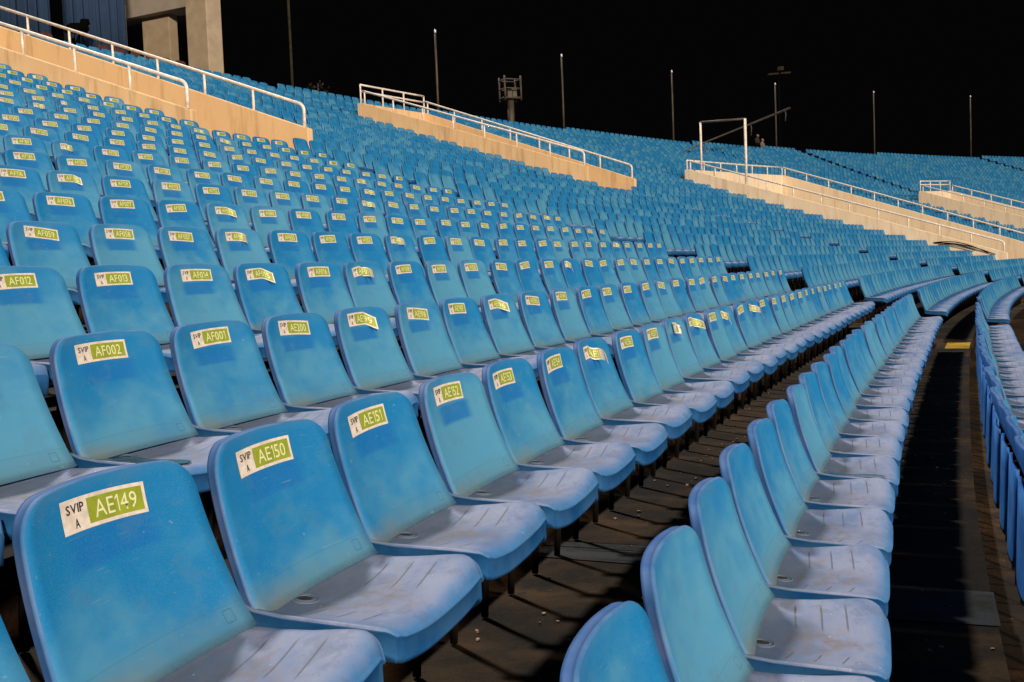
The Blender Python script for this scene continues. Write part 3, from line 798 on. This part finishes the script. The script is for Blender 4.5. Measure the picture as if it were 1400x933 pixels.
for wi, W in enumerate(VW):
    v = W['v']; root = empty('stair_parapet', pt(v['s0'], W['D0n'], surf(W['D0n']) - SEATH), W['lab'], 'wall', 'parapets of the stair openings')
    rr = empty('handrail', pt(v['s0'], W['D0n'], lin(*W['near'], W['D0n'])), RAILLAB[wi], 'handrail', 'handrails on the parapets')
    loc_r = Vector(root.location); loc_h = Vector(rr.location)
    th = .16; zf = surf(v['D0']) - SEATH - .3
    Dn = np.linspace(W['D0n'], v['D1'], 14)
    for side, s_, Dstart in (('near', v['s0'] - th, W['D0n']), ('far', v['s1'], W['D0f'])):
        Ds = np.linspace(Dstart, v['D1'], 14); L0 = W[side]
        o = wall_block([(s_, D) for D in Ds], [lin(*L0, D) for D in Ds], [zf if side == 'far' else surf(D) - SEATH - .6 for D in Ds], 0, th, W['mat'], None, 'parapet')
        o.parent = root; o.matrix_parent_inverse = Matrix.Translation(-loc_r)
        sr = s_ + th / 2; pr = .032 if wi < 2 else .036
        top = lambda D: lin(*L0, D)
        mb = MB(); p1 = pt(sr, v['D1'], top(v['D1']) + W['rail']); p0 = pt(sr, Dstart + .12, top(Dstart + .12) + W['rail'])
        mb.tube(rail_path(p0, p1, W['rail'] - .10), pr, 10); o = mb.build('rail', [M_rail], None, True); o.parent = rr; o.matrix_parent_inverse = Matrix.Translation(-loc_h)
        nposts = max(3, int((v['D1'] - Dstart) / 1.12))
        for j in range(1, nposts + 1):
            D = Dstart + .12 + (v['D1'] - Dstart - .2) * j / nposts
            mb = MB(); mb.tube([pt(sr, D, top(D) - .01), pt(sr, D, top(D) + W['rail'] - .01)], pr * .85, 8)
            o = mb.build('post', [M_rail], None, True); o.parent = rr; o.matrix_parent_inverse = Matrix.Translation(-loc_h)
    # wall closing the upper end, with its guard
    a, b = v['s0'] - th, v['s1'] + th; ns = 6
    zt = [lin(*W['near'], v['D1']) + (lin(*W['far'], v['D1']) - lin(*W['near'], v['D1'])) * j / ns for j in range(ns + 1)]
    o = wall_block([(a + (b - a) * j / ns, v['D1'] + .003) for j in range(ns + 1)], zt, [zf] * (ns + 1), 1, th, W['mat'], None, 'parapet')
    o.parent = root; o.matrix_parent_inverse = Matrix.Translation(-loc_r)
    hg = [.62, .40] if wi in (1, 3) else [.40] if wi == 2 else []
    for hh in hg:
        mb = MB(); mb.tube([pt(a + .08 + (b - a - .16) * j / ns, v['D1'] + .08, zt[j] + hh) for j in range(ns + 1)], .032 if wi < 2 else .036, 8)
        o = mb.build('rail', [M_rail], None, True); o.parent = rr; o.matrix_parent_inverse = Matrix.Translation(-loc_h)
    if hg:
        npst = 3 if wi in (1, 3) else 6
        for j in range(npst + 1):
            f = j / npst; mb = MB(); s_ = a + .08 + (b - a - .16) * f; z = zt[0] + (zt[-1] - zt[0]) * f
            mb.tube([pt(s_, v['D1'] + .08, z - .01), pt(s_, v['D1'] + .08, z + hg[0])], .028, 8)
            o = mb.build('post', [M_rail], None, True); o.parent = rr; o.matrix_parent_inverse = Matrix.Translation(-loc_h)

def thing_at(name, loc, label, cat, group=None): return empty(name, loc, label, cat, group)
def child(mb, name, mats, root, smooth=False):
    o = mb.build(name, mats, None, smooth); o.parent = root; o.matrix_parent_inverse = Matrix.Translation(-Vector(root.location)); return o

# white pipe frame standing on the wide parapet
root = thing_at('pipe_frame', pt(43.52, 11.5, 4.0), 'white pipe frame like a goal standing on the wide pale parapet', 'frame')
A0, A1, B0, B1 = pt(43.52, 12.55, 4.15), pt(43.52, 12.55, 6.33), pt(43.52, 10.52, 3.50), pt(43.52, 10.52, 6.27)
mb = MB(); mb.tube([A0, A1], .045, 10); child(mb, 'post', [M_rail], root, True)
mb = MB(); mb.tube([B0, B1], .055, 10); child(mb, 'post', [M_rail], root, True)
mb = MB(); mb.tube([A1, B1], .045, 10); child(mb, 'crossbar', [M_pole], root, True)

# poles round the rim of the stand
for n, (s, D, zt) in enumerate(((35.0, 26.5, 13.2), (44.28, 27, 12.5), (55.1, 28, 13.11), (65.94, 28.5, 13.64), (78.19, 29.5, 14.24), (90.97, 30.5, 14.86), (104.17, 31.5, 15.53))):
    lab = ['dim grey pole standing over the dark shrub, leftmost of the rim poles', 'slim grey pole with white tip above the middle parapet', 'slim grey pole with white tip just past the cage mast', 'slim grey pole with white tip left of the pipe frame', 'slim grey pole crossed by the long slanting boom', 'slim grey pole with white tip right of the slanting boom', 'slim grey pole with white tip nearest the right edge'][n]
    D += .5; base = pt(s, D, surf(D) - SEATH - .4); root = thing_at('rim_pole', base, lab, 'pole', 'tall poles along the rim of the stand')
    mb = MB(); top = pt(s, D, zt); mb.tube([base, base.lerp(top, .5), top], [.065, .058, .050], 10); child(mb, 'shaft', [M_pole if n else M_dim], root, True)
    if n: mb = MB(); mb.tube([top, top + Vector((0, 0, .12)), top + Vector((0, 0, .17))], [.058, .058, .02], 10); child(mb, 'cap', [M_tip], root, True)

# cage mast
s, D = 51.85, 29.5; c = pt(s, D, 10.25); root = thing_at('cage_mast', pt(s, D, 8), 'dim square lattice cage on a thick post behind the top row', 'mast')
mb = MB(); mb.tube([pt(s, D, 7.6), c], .20, 12); child(mb, 'post', [M_pole], root, True)
hd = heading(s) + .55; ax = Vector((math.sin(hd), math.cos(hd), 0)); ay = Vector((-math.cos(hd), math.sin(hd), 0)); wx, wy, hz = .50, .46, .58
ctr = c + Vector((0, 0, hz + .05))
for i, j in ((-1, -1), (1, -1), (1, 1), (-1, 1)):
    p = ctr + ax * wx * i + ay * wy * j; mb = MB(); mb.tube([p - Vector((0, 0, hz + .12)), p + Vector((0, 0, hz + .14))], .055, 8); child(mb, 'upright', [M_pole], root, True)
for zz in (-hz * .9, 0, hz * .9):
    for i in range(4):
        q4 = ((-1, -1), (1, -1), (1, 1), (-1, 1)); a, b = q4[i], q4[(i + 1) % 4]
        mb = MB(); mb.tube([ctr + ax * wx * a[0] + ay * wy * a[1] + Vector((0, 0, zz)), ctr + ax * wx * b[0] + ay * wy * b[1] + Vector((0, 0, zz))], .038, 6); child(mb, 'crossbar', [M_pole], root, True)
for (fx, fz, hh) in ((-.1, -.35, .30), (.4, -.3, .34)):
    mb = MB(); mb.box(ctr + ax * wx * fx + Vector((0, 0, fz)), ax * .16, ay * .16, (0, 0, hh)); child(mb, 'speaker_box', [M_pole], root)
mb = MB(); mb.box(ctr - Vector((0, 0, hz * .95)), ax * wx, ay * wy, (0, 0, .03)); child(mb, 'floor_plate', [M_pole], root)

# long slanting boom leaning up from the terrace
P0, P1 = pt(55.66, 22.1, surf(22.1) - SEATH + .05), pt(69.16, 22.0, 10.59); root = thing_at('slanting_boom', P0, 'long thin grey boom slanting up across the seats behind the pipe frame', 'boom')
mb = MB(); mb.tube([P0, P0.lerp(P1, .5), P1], [.035, .05, .08], 8); child(mb, 'arm', [M_pole], root, True)
for f in (.66, .955):
    p = P0.lerp(P1, f); mb = MB(); mb.tube([p, p + Vector((.06, 0, -.25)), p + Vector((.02, 0, -.75))], .04, 6); child(mb, 'hook', [M_pole], root, True)
p = P0.lerp(P1, .3); q = pt(59.7, 22.0, surf(22.0) - SEATH)
mb = MB(); mb.tube([p, Vector((p.x, p.y, q.z - .2))], .035, 8); child(mb, 'stand', [M_pole], root, True)

# dim lamp head far beyond the rim
root = thing_at('street_lamp', pt(82.7, 33.5, 4), 'faint lamp head on a dark post far beyond the rim', 'lamp')
mb = MB(); mb.tube([pt(82.7, 33.5, 4), pt(82.7, 33.5, 16.1)], [.09, .05], 8); child(mb, 'post', [M_black], root, True)
top = pt(82.7, 33.5, 16.15); hx = Vector((math.cos(.3), -.3, 0))
for d in (-1, 1): mb = MB(); mb.box(top + hx * .5 * d, hx * .42, (0, .2, 0), (0, 0, .07)); child(mb, 'lamp_head', [M_dim], root)
mb = MB(); mb.box(top + Vector((.12, 0, .42)), hx * .22, (0, .2, 0), (0, 0, .16)); child(mb, 'camera_box', [M_dim], root)

# cables lying over the wide parapet
mb = MB()
root = None
for (a, b, lift, off) in ((2.95, 1.0, .20, 0), (2.9, .75, .15, .02), (2.7, 1.45, .10, .05)):
    pts_ = []
    for j in range(15):
        f = j / 14; D = a + (b - a) * f
        pts_.append(pt(43.40 - off - .10 * math.sin(f * 3.1), D, surf(D) + .02 + lift * math.sin(f * 3.1) + .04 * f))
    mb.tube(pts_, .019, 6)
tag(mb.build('cable_bundle', [M_black], None, True), 'dark cables looped against the wide pale parapet above the seats', 'cables')

# ------------------------------------------------------------------ building at the upper left: pillars, beam, curtains
def s_box(name, s0, s1, D0, D1, z0, z1, mat, label, cat, group=None, bev=.03):
    o = MB(); lo = [pt(s0, D0, z0), pt(s1, D0, z0), pt(s1, D1, z0), pt(s0, D1, z0)]; h = Vector((0, 0, z1 - z0)); org = pt((s0 + s1) / 2, (D0 + D1) / 2, z0)
    o.quadstrip([lo, [p + h for p in lo]]); ob = o.build(name, [mat], None, False, org); bevel(ob, bev, 2); return tag(ob, label, cat, group)
s_box('pillar', 30.55, 31.22, 26.5, 27.58, 7.3, 16, M_pillar, 'cream square pillar at the end of the top seat rows', 'pillar', 'cream pillars')
s_box('pillar', 30.95, 31.33, 29.0, 30.5, 8.0, 12.2, M_pillar, 'wide dim cream pillar under the beam behind the corner pillar', 'pillar', 'cream pillars')
s_box('roof_beam', 30.62, 31.42, 27.585, 33.0, 10.92, 13.2, M_beam, 'pale concrete roof beam running back from the corner pillar', 'beam')
s_box('beam_bracket', 30.1, 30.615, 31.2, 32.6, 10.6, 13.2, M_pillar, 'short dim bracket block under the beam by the curtain', 'bracket')
for n, (a, b) in enumerate(((22.2, 25.55), (26.02, 28.3))):
    V = []; F = []; nn = int((b - a) / .02)
    for j in range(nn + 1):
        s = a + (b - a) * j / nn; w_ = .13 * math.sin(s * 15 + 1.6 * math.sin(s * 4.3)) + .035 * math.sin(s * 44 + n + 1.2 * math.sin(s * 9))
        for zz, sc in ((8.2, 1.15), (10.5, 1.0), (13.5, .8)): V.append(pt(s, 28.0 + w_ * sc, zz))
    for j in range(nn):
        for kk in range(2): i = j * 3 + kk; F.append((i, i + 3, i + 4, i + 1))
    me = make_mesh('curtain', V, F, [M_curtain]); o = link_mesh('curtain', me); md = o.modifiers.new('thickness', 'SOLIDIFY'); md.thickness = .012
    tag(o, ['dark blue pleated curtain at the top left corner', 'dark blue pleated curtain behind the black covered camera'][n], 'curtain', 'dark blue curtains')
s_box('added_dark_back_wall', 20, 36, 33.2, 33.5, 6, 16, M_black, 'added wall behind the curtains, blackened to stand for the unlit room', 'wall')  # added wall; its black stands in for the darkness of the room
root = thing_at('door_frame', pt(28.4, 29.6, 8), 'thin dim door frame in the dark gap right of the curtain', 'door frame')
for s in (28.75, 29.72):
    mb = MB(); mb.box(pt(s, 29.8, 9.6), (.035, 0, 0), (0, .035, 0), (0, 0, 1.5)); child(mb, 'jamb', [M_pillar], root)
# black covered camera on its tripod
base = pt(25.9, 27.1, surf(27.1) - SEATH); root = thing_at('covered_camera', base, 'black covered camera on a tripod in front of the blue curtain', 'camera')
hd = heading(25.9); ex = Vector((math.sin(hd), math.cos(hd), 0))
mb = MB(); mb.tube([base + ex * -.55 + Vector((0, 0, .88)), base + ex * -.4 + Vector((0, 0, .98)), base + ex * -.1 + Vector((0, 0, 1.02)), base + ex * .2 + Vector((0, 0, 1.06)), base + ex * .32 + Vector((0, 0, 1.10))], [.12, .17, .19, .20, .12], 10); child(mb, 'body_cover', [M_black], root, True)
mb = MB(); mb.tube([base + ex * .2 + Vector((0, 0, 1.10)), base + ex * .24 + Vector((0, 0, 1.30)), base + ex * .34 + Vector((0, 0, 1.32)), base + ex * .42 + Vector((0, 0, 1.24))], [.14, .15, .11, .05], 10); child(mb, 'viewfinder_hood', [M_black], root, True)
for a in (0, 2.1, 4.2):
    mb = MB(); mb.tube([base + Vector((0, 0, .9)), base + Vector((.4 * math.cos(a), .4 * math.sin(a), .0))], .03, 6); child(mb, 'leg', [M_black], root)
# padded dark red seats along the top row by the curtain
vs = None
def vip_parts(root):
    V, F, MI, UV = seat_back(6, [0, .1, .4, .7, .86, .95, 1], [(.004, .01, 0)], .07); child_me = make_mesh('backrest', V, F, [M_vip], [0] * len(F), UV)
    V, F, MI, UV = seat_pan([-1, -.9, 0, .9, 1], [0, .3, .8, 1], [(.004, .01, 0), (0, .09, 0)]); pm = make_mesh('seat_pan', V, F, [M_vip], [0] * len(F), UV)
    return child_me, pm
vb, vp = vip_parts(None)
vip_pos = [(s, 27.35) for s in np.arange(24.3, 25.5, .62)] + [(s, 26.95) for s in np.arange(26.6, 30.3, .62)]
for n, (s, D) in enumerate(vip_pos):
    r = empty('padded_seat', pt(s, D, surf(D) - SEATH - .10), f"dark red padded seat, {ordinal(n + 1)} from the left along the curtained top row", 'seat', 'dark red padded seats by the curtain', ang(heading(s)))
    add_part('backrest', vb, r); add_part('seat_pan', vp, r); add_part('leg', leg_me, r, (-.15, 0, 0)); add_part('leg', leg_me, r, (.15, 0, 0))

# dim shrub by the leftmost pole
base = pt(35.6, 26.2, surf(25.5) - SEATH + .2); root = thing_at('shrub', base, 'dim dark shrub behind the top row at the foot of the leftmost pole', 'shrub')
mb = MB()
for _ in range(170):
    a = random.uniform(0, 6.28); rad = random.random() ** .5 * .5; p = base + Vector((rad * math.cos(a), rad * math.sin(a), .25 + random.random() * (.85 - rad * .6))); r = random.uniform(.03, .08)
    d1 = Vector((random.uniform(-1, 1), random.uniform(-1, 1), random.uniform(-1, 1))).normalized(); d2_ = d1.cross(Vector((.3, .5, .8))).normalized(); i = len(mb.v)
    mb.v += [tuple(p - d1 * r), tuple(p + d2_ * r * .5), tuple(p + d1 * r), tuple(p - d2_ * r * .5)]; mb.f.append((i, i + 1, i + 2, i + 3)); mb.mi.append(0)
child(mb, 'foliage', [M_leaf], root); mb = MB(); mb.tube([base, base + Vector((0, 0, .9))], [.05, .02], 6); child(mb, 'stem', [M_pole], root)

# two people seated at the rim, seen as heads and shoulders over the top row
M_skin = simple('skin', (.20, .11, .07), .6, 0, .1, 8, 0); M_shirt = simple('grey_shirt', (.13, .12, .115), .85, 0, .15, 8, .1); M_dark = simple('dark_clothes', (.02, .014, .012), .85, 0, .2, 8, .1)
def person(s, D, z, label, shirt, lean):
    base = pt(s, D, z); root = empty('person', base, label, 'person', 'people at the rim of the stand', ang(heading(s)))
    bm = bmesh.new(); lay = None
    pts_ = [((0, 0, .0), .17), ((0, 0, .22), .15), ((lean * .5, 0, .42), .17), ((lean, -.02, .54), .07), ((lean, -.03, .62), .10), ((lean, -.03, .74), .085)]
    V = [p for p, r in pts_]; E = [(i, i + 1) for i in range(len(V) - 1)]; R = [r for p, r in pts_]
    for sd in (-1, 1):
        b = len(V); V += [(sd * .19 + lean * .5, 0, .43), (sd * .25, -.06, .20), (sd * .18, -.28, .10), (sd * .14, -.36, .09)]; R += [.065, .05, .04, .035]; E += [(2, b), (b, b + 1), (b + 1, b + 2), (b + 2, b + 3)]
        b = len(V); V += [(sd * .10, -.10, -.02), (sd * .12, -.42, .0), (sd * .12, -.45, -.40), (sd * .12, -.55, -.44)]; R += [.09, .075, .05, .04]; E += [(0, b), (b, b + 1), (b + 1, b + 2), (b + 2, b + 3)]
    me = bpy.data.meshes.new('body'); me.from_pydata(V, E, []); o = link_mesh('body', me, root)
    sk = o.modifiers.new('skin', 'SKIN'); 
    if not me.skin_vertices: me.attributes.new('skin', 'FLOAT', 'POINT') if False else None
    if me.skin_vertices:
        for i, r in enumerate(R): me.skin_vertices[0].data[i].radius = (r, r)
        me.skin_vertices[0].data[0].use_root = True
    o.modifiers.new('smooth', 'SUBSURF').levels = 1
    me.materials.append(shirt)
    mb = MB(); n = 10
    for a in range(1): pass
    rings = []
    for j in range(7):
        f = j / 6; rr = .104 * math.sin(math.pi * (.08 + .84 * f)); rings.append([(lean + rr * math.cos(2 * math.pi * i / n), -.03 + 1.12 * rr * math.sin(2 * math.pi * i / n), .57 + .24 * f) for i in range(n)])
    mb.quadstrip(rings); h = mb.build('head', [M_skin], None, True); h.parent = root
person(74.6, 28.35, surf(28.0) - .28, 'person in a pale shirt sitting at the rim, right of the pipe frame', M_shirt, .0)
person(75.2, 29.3, surf(28.6) - .02, 'dim person in dark clothes standing behind the one in a pale shirt', M_dark, .05)
